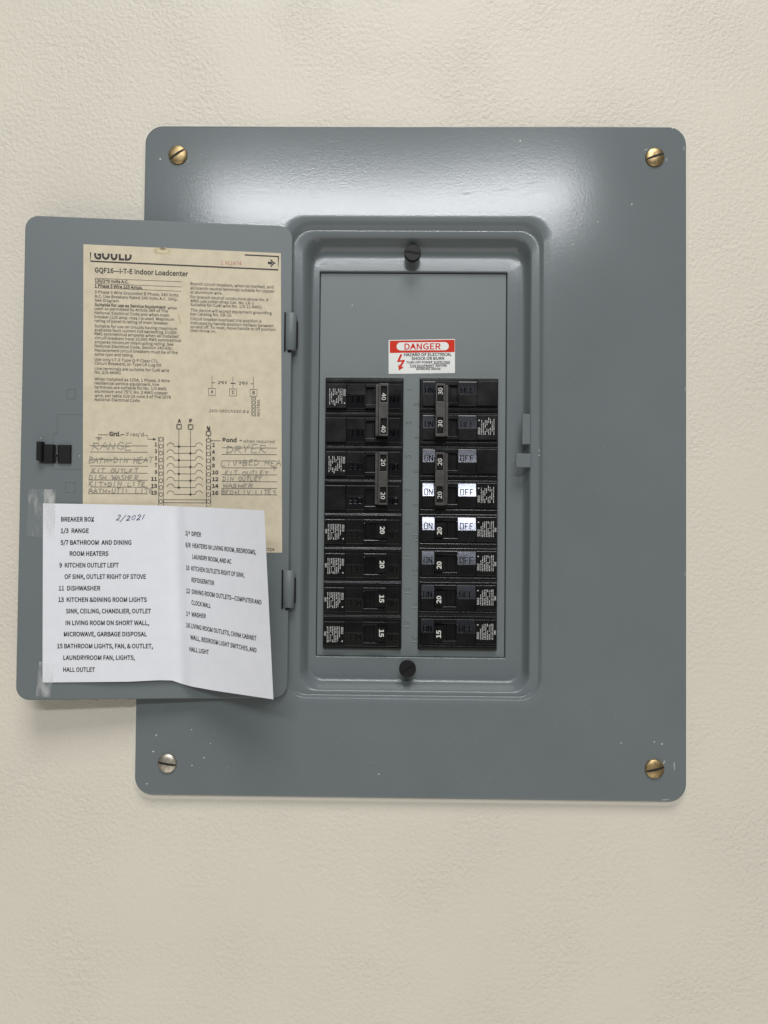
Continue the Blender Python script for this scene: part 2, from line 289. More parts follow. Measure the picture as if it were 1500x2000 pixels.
def ridge(mb, P, hw, h, up=Vector((0, 0, 1)), mat=0, sharp=False):
    """raised line with a rounded roof section"""
    if len(P) > 2:                                        # round the corners
        Q = [P[0]]
        for a, b in zip(P, P[1:]): Q += [a*.75+b*.25, a*.25+b*.75]
        P = Q + [P[-1]]
    prof = []
    for i, p in enumerate(P):
        d = (P[min(i+1, len(P)-1)] - P[max(i-1, 0)]).normalized(); sd = d.cross(up).normalized()
        prof.append([p-sd*hw, p+up*h, p+sd*hw] if sharp else [p-sd*hw, p-sd*hw*.35+up*h*.85, p+up*h, p+sd*hw*.35+up*h*.85, p+sd*hw])
    mb.rings(prof, mat, not sharp, closed=False)
STROKES = {
 'A': [[(0, 0), (.45, 1), (.8, 0)], [(.15, .38), (.7, .42)]], 'B': [[(.05, 0), (.1, 1)], [(.05, 1), (.6, .9), (.62, .62), (.1, .52)], [(.1, .52), (.7, .42), (.68, .1), (.05, 0)]],
 'D': [[(.1, 0), (.12, 1)], [(0, .98), (.55, .85), (.75, .5), (.55, .12), (.02, 0)]], 'E': [[(.65, 1), (.08, .96), (.05, .02), (.7, 0)], [(.07, .5), (.52, .54)]],
 'G': [[(.72, .82), (.45, 1), (.1, .7), (.08, .25), (.4, 0), (.72, .2), (.74, .46), (.42, .45)]], 'H': [[(.08, 0), (.1, 1)], [(.65, 0), (.7, 1)], [(.08, .5), (.68, .53)]],
 'I': [[(.3, 0), (.34, 1)]], 'K': [[(.08, 0), (.12, 1)], [(.68, 1), (.12, .45), (.72, 0)]], 'L': [[(.1, 1), (.08, 0), (.65, .04)]], 'N': [[(.06, 0), (.1, 1), (.62, .02), (.7, 1)]],
 'O': [[(.4, 1), (.1, .75), (.08, .25), (.38, 0), (.68, .25), (.68, .78), (.4, 1)]], 'R': [[(.06, 0), (.12, 1)], [(.02, .95), (.6, .92), (.64, .6), (.1, .5), (.75, 0)]],
 'S': [[(.68, .88), (.35, 1), (.12, .76), (.6, .42), (.6, .12), (.3, 0), (.04, .14)]], 'T': [[(0, .98), (.78, 1)], [(.4, 1), (.36, 0)]], 'U': [[(.08, 1), (.1, .2), (.36, 0), (.62, .2), (.68, 1)]],
 'V': [[(.05, 1), (.36, 0), (.7, 1)]], 'W': [[(.0, 1), (.2, 0), (.42, .7), (.6, 0), (.85, 1)]], 'Y': [[(.05, 1), (.36, .5), (.7, 1)], [(.36, .5), (.32, 0)]], 'F': [[(.1, 0), (.1, 1), (.68, 1)], [(.1, .52), (.55, .52)]], '+': [[(.1, .45), (.65, .5)], [(.38, .75), (.36, .2)]],
 '2': [[(.08, .78), (.3, 1), (.62, .82), (.5, .45), (.05, 0), (.7, .06)]], '0': [[(.4, 1), (.1, .7), (.1, .25), (.36, 0), (.64, .3), (.62, .8), (.4, 1)]], '1': [[(.42, 1), (.3, 0)]], '/': [[(.7, 1.15), (.05, -.35)]], ' ': []}
def handwrite(ink, body, p0, p1, cap, width, mat, seed, slant=0.12, lift=0.15):
    rnd = random.Random(seed)
    n = len(body); ux, uy = (p1[0]-p0[0])/n, (p1[1]-p0[1])/n
    for i, ch in enumerate(body):
        jx, jy, js = rnd.uniform(-.08, .08), rnd.uniform(-.1, .1), rnd.uniform(.88, 1.12)
        for st in STROKES[ch]:
            pts = []
            for k, (a, b) in enumerate(st):
                a2, b2 = a + rnd.uniform(-.03, .03), b*js + rnd.uniform(-.03, .03)
                pts.append((p0[0] + ux*(i+jx+a2*1.12) + slant*cap*b2, p0[1] + uy*(i+a2) - cap*(b2+jy)))
            sm = []
            for k in range(len(pts)-1):              # soften the corners
                for t in (0, .33, .66): sm.append((pts[k][0]*(1-t)+pts[k+1][0]*t, pts[k][1]*(1-t)+pts[k+1][1]*t))
            sm.append(pts[-1])
            ink.line(sm, width*rnd.uniform(.8, 1.15), mat, lift)

# ----------------------------------------------------------------- materials
def mat(name, color, rough=0.5, metal=0.0, spec=0.5, bump=None, var=0.0, var_scale=60, specks=None, rough_var=0.0, fine=None, alpha=None):
    m = bpy.data.materials.new(name); m.use_nodes = True
    nt = m.node_tree; N = nt.nodes; L = nt.links; b = N['Principled BSDF']
    b.inputs['Base Color'].default_value = (*color, 1); b.inputs['Roughness'].default_value = rough
    b.inputs['Metallic'].default_value = metal; b.inputs['Specular IOR Level'].default_value = spec
    geo = N.new('ShaderNodeNewGeometry'); pos = geo.outputs['Position']
    def noise(scale, detail=3, rg=.55):
        n = N.new('ShaderNodeTexNoise'); n.inputs['Scale'].default_value = scale; n.inputs['Detail'].default_value = detail
        n.inputs['Roughness'].default_value = rg; L.new(pos, n.inputs['Vector']); return n.outputs['Fac']
    colr = None
    if var:
        mx = N.new('ShaderNodeMix'); mx.data_type = 'RGBA'
        mx.inputs['A'].default_value = (*[c*(1-var) for c in color], 1); mx.inputs['B'].default_value = (*[min(1, c*(1+var)) for c in color], 1)
        mr = N.new('ShaderNodeMapRange'); mr.inputs['From Min'].default_value = .3; mr.inputs['From Max'].default_value = .7
        L.new(noise(var_scale, 4), mr.inputs['Value']); L.new(mr.outputs['Result'], mx.inputs['Factor']); colr = mx.outputs['Result']
    if specks:                                            # (scale, threshold, colour): flecks with a shape of their own
        sc, th, sc_col = specks
        v = N.new('ShaderNodeTexVoronoi'); v.inputs['Scale'].default_value = sc; L.new(pos, v.inputs['Vector'])
        lt = N.new('ShaderNodeMath'); lt.operation = 'LESS_THAN'; lt.inputs[1].default_value = th; L.new(v.outputs['Distance'], lt.inputs[0])
        sx = N.new('ShaderNodeSeparateColor'); L.new(v.outputs['Color'], sx.inputs[0])
        gt = N.new('ShaderNodeMath'); gt.operation = 'GREATER_THAN'; gt.inputs[1].default_value = .72; L.new(sx.outputs[0], gt.inputs[0])
        ml = N.new('ShaderNodeMath'); ml.operation = 'MULTIPLY'; L.new(lt.outputs[0], ml.inputs[0]); L.new(gt.outputs[0], ml.inputs[1])
        mx2 = N.new('ShaderNodeMix'); mx2.data_type = 'RGBA'; L.new(ml.outputs[0], mx2.inputs['Factor'])
        if colr: L.new(colr, mx2.inputs['A'])
        else: mx2.inputs['A'].default_value = (*color, 1)
        mx2.inputs['B'].default_value = (*sc_col, 1); colr = mx2.outputs['Result']
    if colr: L.new(colr, b.inputs['Base Color'])
    if rough_var:
        mr = N.new('ShaderNodeMapRange'); mr.inputs['From Min'].default_value = .3; mr.inputs['From Max'].default_value = .7
        mr.inputs['To Min'].default_value = rough-rough_var; mr.inputs['To Max'].default_value = rough+rough_var
        L.new(noise(45, 4), mr.inputs['Value']); L.new(mr.outputs['Result'], b.inputs['Roughness'])
    prev = None
    for bm_ in [x for x in (bump, fine) if x]:            # (scale, strength, distance in mm, detail)
        bn = N.new('ShaderNodeBump'); bn.inputs['Strength'].default_value = bm_[1]; bn.inputs['Distance'].default_value = bm_[2]*MM
        L.new(noise(bm_[0], bm_[3]), bn.inputs['Height'])
        if prev: L.new(prev, bn.inputs['Normal'])
        prev = bn.outputs['Normal']
    if prev: L.new(prev, b.inputs['Normal'])
    if alpha is not None: b.inputs['Alpha'].default_value = alpha
    return m
GREY = (0.146, 0.168, 0.174)
M_wall = mat('wall_paint', (0.65, 0.615, 0.527), .48, spec=.4, bump=(330, .72, 1.3, 4), fine=(150, .15, 1.2, 2), var=.025, var_scale=6)
_nt = M_wall.node_tree; _n = _nt.nodes.new('ShaderNodeTexNoise'); _m = _nt.nodes.new('ShaderNodeMapRange'); _n.inputs['Scale'].default_value = 14; _n.inputs['Detail'].default_value = 4   # patchy roller texture
_nt.links.new(next(n for n in _nt.nodes if n.bl_idname == 'ShaderNodeNewGeometry').outputs['Position'], _n.inputs['Vector'])
_m.inputs['From Min'].default_value = .35; _m.inputs['From Max'].default_value = .65; _m.inputs['To Min'].default_value = .32; _m.inputs['To Max'].default_value = 1.0
_nt.links.new(_n.outputs['Fac'], _m.inputs['Value'])
_nt.links.new(_m.outputs['Result'], next(n for n in _nt.nodes if n.bl_idname == 'ShaderNodeBump').inputs['Strength'])
M_paint = mat('grey_enamel', GREY, .145, spec=.38, bump=(900, .4, .052, 1), fine=(330, .3, .04, 2), var=.04, var_scale=14)
M_door = mat('grey_enamel_door', GREY, .42, spec=.3, bump=(800, .15, .04, 2), var=.03, var_scale=14, specks=(110, .045, (.5, .5, .48)))
M_dead = mat('grey_enamel_inner', (0.150, 0.173, 0.174), .42, spec=.4, bump=(700, .12, .04, 2), var=.03, var_scale=20, specks=(90, .04, (.55, .56, .54)))
M_black = mat('black_phenolic', (0.0035, 0.0035, 0.0038), .24, spec=.42, rough_var=.06, var=.6, var_scale=90)
M_matte = mat('black_recess', (0.004, 0.004, 0.004), .6, spec=.2)
M_plastic = mat('black_plastic', (0.005, 0.005, 0.0055), .5, spec=.3, bump=(700, .15, .05, 2))
M_tie = mat('worn_dark_bakelite', (0.040, 0.038, 0.034), .45, bump=(600, .2, .08, 3), var=.45, var_scale=260)
M_foil = mat('metal_foil', (0.06, 0.062, 0.071), .13, metal=1, bump=(330, .35, .05, 3))
M_brass = mat('aged_brass', (0.40, 0.30, 0.155), .42, metal=1, bump=(800, .3, .08, 4), var=.35, var_scale=350, rough_var=.1)
M_brass_pale = mat('worn_pale_brass', (0.50, 0.46, 0.39), .4, metal=1, bump=(800, .3, .08, 4), var=.3, var_scale=350, rough_var=.1)
M_slot = mat('slot_shade', (0.012, 0.009, 0.006), .7)  # dark colour standing in for the shade inside a screw slot
M_print = mat('white_print', (0.62, 0.62, 0.58), .55)
M_fine = mat('small_white_print', (0.50, 0.51, 0.50), .55)
M_label = mat('aged_label_paper', (0.60, 0.535, 0.40), .6, spec=.3, bump=(300, .1, .05, 3), var=.07, var_scale=150)
M_ink = mat('black_ink', (0.025, 0.024, 0.022), .6)
M_softink = mat('faded_black_ink', (0.06, 0.056, 0.05), .6)
M_pencil = mat('pencil', (0.28, 0.26, 0.21), .5)
M_stamp = mat('red_stamp', (0.50, 0.17, 0.12), .6)
M_stain = mat('tan_stain', (0.50, 0.42, 0.27), .6, var=.12, var_scale=300)
M_pale = mat('glue_spot', (0.58, 0.51, 0.34), .5)
M_dark = mat('brown_stain', (0.25, 0.19, 0.10), .6, var=.3, var_scale=400)
M_note = mat('white_paper', (0.72, 0.735, 0.78), .65, spec=.25, bump=(60, .25, .5, 5), var=.02, var_scale=120)
M_noteink = mat('printer_ink', (0.035, 0.035, 0.04), .6)
M_pen = mat('blue_pen', (0.035, 0.035, 0.12), .5)
M_white = mat('white_vinyl', (0.72, 0.74, 0.72), .4)
M_red = mat('red_vinyl', (0.58, 0.032, 0.013), .55, spec=.15)
M_pink = mat('pale_red_vinyl', (0.55, 0.10, 0.09), .4)
M_steel = mat('worn_steel', (0.25, 0.25, 0.25), .3, metal=1, bump=(700, .3, .08, 3))
M_tape = mat('clear_tape', (0.75, 0.76, 0.75), .22, spec=.5, alpha=.12, bump=(160, .5, .5, 3))
_nt = M_tape.node_tree; _g = _nt.nodes.new('ShaderNodeNewGeometry'); _mp = _nt.nodes.new('ShaderNodeMapping'); _n = _nt.nodes.new('ShaderNodeTexNoise'); _m = _nt.nodes.new('ShaderNodeMapRange')
_mp.inputs['Scale'].default_value = (1.6, 1, .45); _mp.inputs['Rotation'].default_value = (0, .3, 0); _n.inputs['Scale'].default_value = 95; _n.inputs['Detail'].default_value = 3
_nt.links.new(_g.outputs['Position'], _mp.inputs['Vector']); _nt.links.new(_mp.outputs['Vector'], _n.inputs['Vector'])
_m.inputs['From Min'].default_value = .5; _m.inputs['From Max'].default_value = .7; _m.inputs['To Min'].default_value = .05; _m.inputs['To Max'].default_value = .5
_nt.links.new(_n.outputs['Fac'], _m.inputs['Value']); _nt.links.new(_m.outputs['Result'], _nt.nodes['Principled BSDF'].inputs['Alpha'])
M_scuff = mat('pale_scuff', (0.33, 0.35, 0.35), .5)
M_dull = mat('dull_rub', (0.15, 0.17, 0.175), .24, spec=.36)
M_caulk = mat('pale_paint_edge', (0.72, 0.69, 0.60), .6, bump=(300, .4, .5, 3))

# ----------------------------------------------------------------- wall
mb = MB()
HX, HY = 190, 236
for x0, x1, y0, y1 in ((-1500, -HX, -1400, 1200), (HX, 1500, -1400, 1200), (-HX, HX, HY, 1200), (-HX, HX, -1400, -HY)):
    mb.face([mb.vert(p) for p in ((x0, y0, 0), (x1, y0, 0), (x1, y1, 0), (x0, y1, 0))])
CX, CY = 200.7, 247.5
mb.rings([rrect(-CX-4, CX+4, -CY-4.5, CY+3, 16, 0.05), rrect(-CX-2, CX+2.2, -CY-2.4, CY+1.5, 14.5, 1.2), rrect(-CX+.1, CX-.1, -CY+.1, CY-.1, 13, 2.0)], 1)
tag(mb.build('wall', [M_wall, M_caulk], origin=(0, 0, 0), top=True), 'cream painted wall with orange peel texture behind the grey panel', kind='structure')

# ----------------------------------------------------------------- panel
PANEL = tag(empty('breaker_panel', (0, 0, 0)), 'grey steel electrical breaker panel set in the wall with its hinged door open', 'breaker panel')
def sstep(a, b, x):
    t = max(0, min(1, (x-a)/(b-a))); return t*t*(3-2*t)
def cover_w(x, y):
    """the thin sheet is slightly warped above the opening and bowed along its sides"""
    w = 6.0
    th = 0.004 - 0.009*sstep(-20, 130, x) + 0.007*sstep(130, 195, x)
    w -= th*max(0, y-174)*0.9
    w += 0.25*math.cos(y/247*1.4) - 0.25*math.cos(176/247*1.4)
    return w
A = (-92, 96, -175.5, 176.6, 16)
O = (-CX, CX, -CY, CY, 13)
mb = MB()
rg = [rrect(*O, 0.0), rrect(*O, 4.6)]
for e, wd in ((.15, .5), (.5, .08), (.9, 0), (1.4, 0)):
    rg.append([(x, y, cover_w(x, y)-wd) for x, y, _ in rrect(O[0]+e, O[1]-e, O[2]+e, O[3]-e, O[4]-e*.4, 0)])
NR = 16
for k in range(1, NR+1):
    t = k/NR
    a = rrect(O[0]+2, O[1]-2, O[2]+2, O[3]-2, 12.4, 0); b = rrect(*A, 0)
    rg.append([(p[0]*(1-t)+q[0]*t, p[1]*(1-t)+q[1]*t) for p, q in zip(a, b)])
    rg[-1] = [(x, y, cover_w(x, y)) for x, y in rg[-1]]
for x0, x1, y0, y1, rr, w in ((-91.6, 95.6, -175.2, 175.8, 15.8, 5.8), (-90.7, 94.5, -174.5, 172.8, 15.2, 4.3), (-90, 93.7, -173.95, 171.4, 14.6, 3.4),
        (-89.5, 93.2, -173.5, 170.9, 14.2, 3.06), (-88.8, 92.5, -173.0, 170.0, 14, 3.12), (-88.2, 91.9, -172.7, 169.4, 13.7, 3.10), (-82.6, 88.2, -170.8, 166.6, 13, 2.9), (-81.7, 87.5, -170.3, 165.8, 13, 2.65), (-80.6, 86.9, -169.6, 164.8, 13, 1.5),
        (-78.3, 86, -168, 162.8, 12.5, -2.5), (-77, 84.6, -166.5, 160.6, 12, -5.7), (-76.2, 83.6, -165.2, 159, 11, -7.3), (-75.3, 82.5, -164, 157.8, 10, -7.85), (-74.2, 81.2, -162.8, 156.6, 9, -7.98), (-72.8, 78, -159, 153, 7, -8.0),
        (-71.4, 72.1, -148.2, 144.0, 1.5, -8.0), (-70.9, 71.6, -147.75, 143.5, 1.2, -8.0), (-70.6, 71.3, -147.5, 143.2, 1, -8.3), (-70.6, 71.3, -147.5, 143.2, 1, -11.4)):
    rg.append([(x, y, w_ + (.28*sstep(157, 143.2, y) if w < -7.9 else 0)) for x, y, w_ in rrect(x0, x1, y0, y1, rr, w)])
mb.rings(rg, 0, True)
# paint flecks, chips and smears left on the enamel
rnd = random.Random(11)
def fleck(px, py, rx, ry, a=0.0, m=1):
    c = bp(px, py, 6); n = 7; pts = []
    for k in range(n):
        t = 2*math.pi*k/n; q = rnd.uniform(.7, 1.25); ux, uy = rx*q*math.cos(t), ry*q*math.sin(t)
        x, y = c.x+ux*math.cos(a)-uy*math.sin(a), c.y+ux*math.sin(a)+uy*math.cos(a)
        pts.append(mb.vert((x, y, cover_w(x, y)+.04)))
    mb.face(pts, m)
for px, py, rr in ((1016, 275, .6), (1234, 399, .6), (313, 310, .7), (1314, 249, .8), (305, 1436, .5), (374, 1425, .4), (299, 1468, .6), (398, 1480, .5), (375, 1495, .5), (411, 1452, .4), (287, 1531, .5), (1278, 1449, .5), (1293, 1453, .6),
        (1168, 433, .4), (1119, 477, .4), (1213, 1451, .4), (740, 1512, .5), (1053, 889, .5)):
    fleck(px, py, rr, rr*.8, rnd.uniform(0, 3))
for k in range(46):
    px, py = rnd.uniform(300, 1330), rnd.choice((rnd.uniform(255, 420), rnd.uniform(1380, 1545), rnd.uniform(1380, 1545)))
    fleck(px, py, rnd.uniform(.15, .35), rnd.uniform(.15, .3), 0, 2)
for k in range(14): fleck(rnd.uniform(1085, 1330), rnd.uniform(420, 1400), rnd.uniform(.15, .35), rnd.uniform(.15, .3), 0, 2)
for px, py, rx, ry, a in ((1297, 1489, .6, 2.0, -.5), (1294, 1497, 1.3, .7, .3), (1302, 312, .4, 1.4, 0), (1262, 292, 1.6, .4, .5), (1317, 1497, .5, 3, .1), (1300, 1562, 3, .4, .1), (1336, 290, .3, 1.6, 0), (1339, 276, .3, 1.2, 0), (1338, 760, .25, 2.2, 0), (1338, 1120, .25, 1.5, 0), (1053, 880, .3, 1.0, 0), (700, 247, 2.0, .25, 0), (980, 248, 1.6, .25, 0), (330, 1553, 1.6, .3, 0)):
    fleck(px, py, rx, ry, a, 2)
for px, py, rx, ry, a in ((1040, 357, 6.5, .35, .2), (985, 370, 5, .3, .05), (910, 378, 3.5, .5, .1), (830, 305, .7, .6, 0)): fleck(px, py, rx, ry, a, 3)
cover = mb.build('cover', [M_paint, M_caulk, M_scuff, M_dull], PANEL)
# box behind
mb = MB()
bx = [rrect(-180, 180, -228, 228, 2, w) for w in (3.2, -90)]
mb.rings(bx, 0, False, False, True); mb.build('enclosure', M_matte, PANEL)

# brass cover screws
def screw(px, py, w, rad, dome, ang, name, m_head, m_slot, shank, slot_w, parent):
    c = bp(px, py, w); mb = MB(); n = 40
    base = cover_w(c.x, c.y) if shank is None else shank
    ring = lambda r_, ww: [(c.x+r_*math.cos(2*math.pi*i/n), c.y+r_*math.sin(2*math.pi*i/n), ww) for i in range(n)]
    if shank is None:
        zb = base - .2; sh = [ring(rad, zb), ring(rad, zb+.9)]
        for k in range(1, 9):
            a = math.pi/2*k/9; sh.append(ring(rad*math.cos(a*.93), zb+.9+dome*math.sin(a)))
        mb.rings(sh, 0, True, False, True); topw = zb+.9+dome
    else:
        mb.rings([ring(rad*.42, base), ring(rad*.42, w-4.2)], 0, True)
        mb.rings([ring(rad*.42, w-4.2), ring(rad*.93, w-4.2), ring(rad, w-3.6), ring(rad, w-.6), ring(rad*.93, w)], 0, False, False, True); topw = w
    o = mb.build(name, m_head, parent)
    # slot shade painted as a flat dark strip, just proud of the head
    ca, sa = math.cos(math.radians(ang)), math.sin(math.radians(ang)); sb = MB()
    hl = rad*.93; pts = []
    for k in range(13):
        t = -hl + 2*hl*k/12
        if shank is None: ww = zb + .9 + dome*math.sqrt(max(0, 1-(t/rad)**2)) + .12
        else: ww = w + .06
        wd = slot_w*(1 if abs(t) < hl*.8 else .75)
        pts.append([(c.x+ca*t-sa*wd*s_, c.y+sa*t+ca*wd*s_, ww) for s_ in (-1, 1)])
    for a, b in zip(pts, pts[1:]): sb.face([sb.vert(p) for p in (a[0], b[0], b[1], a[1])])
    sb.build('slot', m_slot, o)
    return o
for px, py, ang in ((346, 300.5, 35), (1280.5, 305, 18), (325.5, 1492, -9), (1280, 1503, 14)):
    screw(px, py, 8, 7.0, 2.0, ang, 'cover_screw', M_brass_pale if ang == -9 else M_brass, M_slot, None, .85, PANEL)
for px, py, ang in ((806, 493, -8), (796, 1307, 32)):
    screw(px, py, 3.4, 6.2, 0, ang, 'retaining_screw', M_plastic, M_matte, -8.5, .95, PANEL)

# dead front with its two rows of openings and the embossed circuit numbers
LX0, LX1, RX0, RX1 = -65.4, -6.6, 5.9, 65.1
YT, YB = 62.0, -141.9
mb = MB()
holed_plate(mb, [-70.2, LX0, LX1, RX0, RX1, 70.9], [-147.2, YB, YT, 142.8], {(1, 1), (3, 1)}, -11.3, -10.1)
dead = mb.build('dead_front', M_dead, PANEL, bevel=.3)
mb = MB()
for x0, x1 in ((LX0, LX1), (RX0, RX1)):           # turned-out lip over each opening
    mb.prism([(YT+.05, -10.4), (YT+.05, -8.1), (YT+.7, -7.9), (YT+2.2, -9.9), (YT+2.2, -10.4)], x0, x1)
mb.build('opening_lip', M_dead, dead)
mb = MB()
DIGITS = {'0': STROKES['0'], '1': [[(.35, 0), (.35, 1)]], '2': STROKES['2'], '3': [[(.1, .85), (.35, 1), (.62, .8), (.32, .54), (.66, .25), (.35, 0), (.05, .14)]],
 '4': [[(.52, 0), (.52, 1), (.05, .3), (.72, .3)]], '5': [[(.62, 1), (.15, 1), (.1, .55), (.45, .62), (.66, .32), (.4, 0), (.05, .12)]], '6': [[(.58, .98), (.2, .7), (.08, .3), (.35, 0), (.64, .27), (.38, .55), (.1, .35)]],
 '7': [[(.05, 1), (.68, 1), (.28, 0)]], '8': [[(.36, .55), (.1, .78), (.36, 1), (.62, .78), (.36, .55), (.06, .27), (.36, 0), (.66, .27), (.36, .55)]], '9': [[(.62, .65), (.34, .45), (.08, .73), (.36, 1), (.64, .72), (.52, .3), (.15, .02)]]}
def emboss(body, x, y, h):
    """digits reading upwards, raised as a small ridge"""
    for k, ch in enumerate(body):
        for st in DIGITS[ch]:
            ridge(mb, [Vector((x + h*(.5-b), y + h*(.85*k + a - .425*len(body)), -10.1)) for a, b in st], .5, .42)
for i in range(8):
    yc = YT-.3-12.7-25.4*i
    emboss(str(2*i+1), -2.3, yc+5.8, 3.9)
    emboss(str(2*i+2), 3.6, yc-5.6, 3.9)
mb.build('circuit_numbers', M_dead, dead)

# danger sticker
q = lambda zx, zy: (740+zx/8.8235, 640+zy/8.8235)
on = lambda x, y, l: bp(x, y, -9.98+l)
mb = MB(); ink = Ink(mb, on)
ink.poly([(759, 664.2), (888.6, 662), (888.6, 728.6), (759, 730.3)], 0, 0)
ink.poly([q(188, 225), q(1306, 207), q(1306, 420), q(188, 436)], 1, .06)
pill = []
for k in range(11): a = math.radians(90+18*k); pill.append(q(375+70*math.cos(a), 323-70*math.sin(a)))
for k in range(11): a = math.radians(270+18*k); pill.append(q(1135+70*math.cos(a), 318-70*math.sin(a)))
ink.poly(pill, 0, .12)
ink.text('DANGER', q(440, 376), q(1068, 370), 100/8.8235, 1, .016, .18)
for t_, x0, x1, y0, y1, cap in (('HAZARD OF ELECTRICAL', 433, 1255, 490, 482, 48), ('SHOCK OR BURN', 562, 1125, 556, 551, 48), ('TURN OFF POWER', 472, 925, 617, 613, 36), ('SUPPLYING', 945, 1225, 613, 611, 36),
        ('THIS EQUIPMENT', 530, 955, 674, 671, 36), ('BEFORE', 978, 1170, 671, 669, 36), ('WORKING INSIDE', 637, 1065, 729, 726, 36)):
    ink.text(t_, q(x0, y0), q(x1, y1), cap/8.8235, 2, .020, .12)
ink.line([q(945, 622), q(1225, 620)], .6, 2, .12); ink.line([q(530, 684), q(955, 681)], .6, 2, .12)
ink.line([q(388, 458), q(335, 575)], 4.0, 1, .12); ink.line([q(318, 580), q(445, 566)], 3.0, 1, .13); ink.line([q(425, 572), q(370, 670)], 4.0, 1, .14)
ink.poly([q(335, 632), q(342, 738), q(428, 680), q(378, 672)], 1, .15)
mb.build('danger_label', [M_white, M_red, M_ink], dead, fix=False)

# latch strike on the right of the opening
mb = MB()
a, b = bp(1019.5, 868, 3), bp(1036, 808.5, 3); mb.cbox(a.x, b.x, a.y, b.y, 1.2, 3.6, .8)
mb.build('latch_strike', M_paint, PANEL)
mb = MB()
a, b = bp(1007.5, 913, 4.5), bp(1037, 886, 4.5); mb.cbox(a.x, b.x, a.y, b.y, 2.6, 4.6, .7)
mb.cbox(b.x-4, b.x, a.y+.4, b.y-.4, 1.5, 3.2, .5)
mb.build('latch_strike', M_paint, PANEL)

# ----------------------------------------------------------------- door
D_H, D_L = Vector((-89.0, 0, 9.0)), Vector((-278.9, 0, 26.8))
def door_w(px, py):
    d = CF + CR*((px-750)/FPX) + CU*((1000-py)/FPX)
    e = D_L - D_H; n = Vector((-e.z, 0, e.x)); n.normalize()
    if n.z < 0: n = -n
    c = Vector(CAM); k = (D_H - c).dot(n)/d.dot(n)
    return (c + d*k).z
def on_door(px, py, lift): return bp(px, py, door_w(px, py)+lift)
DE = (D_H - D_L); DWID = DE.length; DE.normalize(); DN = Vector((-DE.z, 0, DE.x))
if DN.z < 0: DN = -DN
def dl(a, y, o=0): return D_L + DE*a + Vector((0, y, 0)) + DN*o        # a mm from the free edge, y up, o out of the door
mb = MB()
lp = lambda e, o: [dl(x, y, o) for x, y, _ in rrect(e, DWID-e, -174.9+e, 171.0-e, 9.5-e*.5, 0)]
mb.rings([lp(0, -9.0), lp(0, -.9), lp(.3, -.25), lp(.9, 0)], 0, True, False, True)
mb.rings([lp(0, -9.0), lp(1.2, -9.0), lp(1.2, -1.2)], 0, False, False, True)
dk = Ink(mb, on_door)
for pts in ([(112, 809), (112, 846), (104, 848), (104, 869)], [(112, 809), (162, 809)], [(104, 906), (104, 916), (162, 916)], [(131, 760), (147, 760), (147, 779), (131, 779), (131, 760)], [(128, 942), (146, 942), (146, 961), (128, 961), (128, 942)]):
    for p0, p1 in zip(pts, pts[1:]):
        P, Q = on_door(*p0, 0), on_door(*p1, 0); d = (Q-P).normalized(); s = d.cross(DN)*.35
        mb.rings([[P-s, P-s*.4+DN*.22, P+s*.4+DN*.22, P+s], [Q-s, Q-s*.4+DN*.22, Q+s*.4+DN*.22, Q+s]], 0, False, closed=False)
door = mb.build('door', M_door, PANEL)
tag(door, 'inside face of the open door with printed circuit directory')
# hinges
for px0, px1, py0, py1 in ((556, 579, 611, 684), (551, 575, 1114, 1187)):
    a, b = bp(px0, py1, 9.5), bp(px1, py0, 9.5); cx = (a.x+b.x)/2; rr = (b.x-a.x)/2; n = 20
    mb = MB()
    ring = lambda y, k=1: [(cx+rr*k*math.cos(2*math.pi*i/n), y, 8.2+rr*.72*k*math.sin(2*math.pi*i/n)) for i in range(n)]
    mb.rings([ring(a.y, .86), ring(a.y+.5), ring(b.y-.5), ring(b.y, .86)], 0, True, True, True)
    mb.cbox(cx+0.5, cx+3.6, a.y+1, b.y-1, 2.6, 7.5, .4)
    h = mb.build('hinge', M_door, PANEL)
    mb = MB(); n = 12; r2 = 1.5
    ring = lambda y, k=1: [(cx-.8+r2*k*math.cos(2*math.pi*i/n), y, 8.4+r2*k*math.sin(2*math.pi*i/n)) for i in range(n)]
    mb.rings([ring(a.y-1.6, .7), ring(a.y-1.2), ring(a.y+.3)], 0, True, True, True); mb.build('hinge_pin', M_matte, h)
    mb = MB(); mb.cbox(a.x-.5, a.x+.5, a.y-1.0, b.y+.3, 6, 10.2, .2); mb.build('hinge_slot_shade', M_matte, h)  # solid black strips painted in for the shade of the hinge gaps
    mb = MB(); mb.cbox(b.x-.2, b.x+.55, a.y+3.5, b.y-5.5, 4, 8.2, .2); mb.build('hinge_slot_shade', M_matte, h)

# black latch
mb = MB()
def dbox(mb, p0, p1, o0, o1, c, mi=0):
    P, Q = on_door(*p0, 0), on_door(*p1, 0)
    x0, x1 = (P-D_L).dot(DE), (Q-D_L).dot(DE); y0, y1 = Q.y, P.y
    R = lambda e, o: [dl(x0+e, y0+e, o), dl(x1-e, y0+e, o), dl(x1-e, y1-e, o), dl(x0+e, y1-e, o)]
    mb.rings([R(0, o0), R(0, o1-c), R(c, o1)], mi, False, True, True)
dbox(mb, (116, 869), (139.5, 905), -.5, 1.8, .4)
dbox(mb, (82, 868), (106, 904.5), -.5, 2.2, .6)
dbox(mb, (76, 863.5), (87, 900), -.5, 5.5, .9)
dbox(mb, (105, 869), (117, 904.5), -.5, .5, .1)
lt = mb.build('latch', M_plastic, door)
mb = MB(); dbox(mb, (109.6, 870), (115.6, 887), -.2, 1.5, .7); dbox(mb, (109.8, 893), (115.4, 904), -.2, 1.5, .7)
mb.build('latch_spring', M_steel, lt)

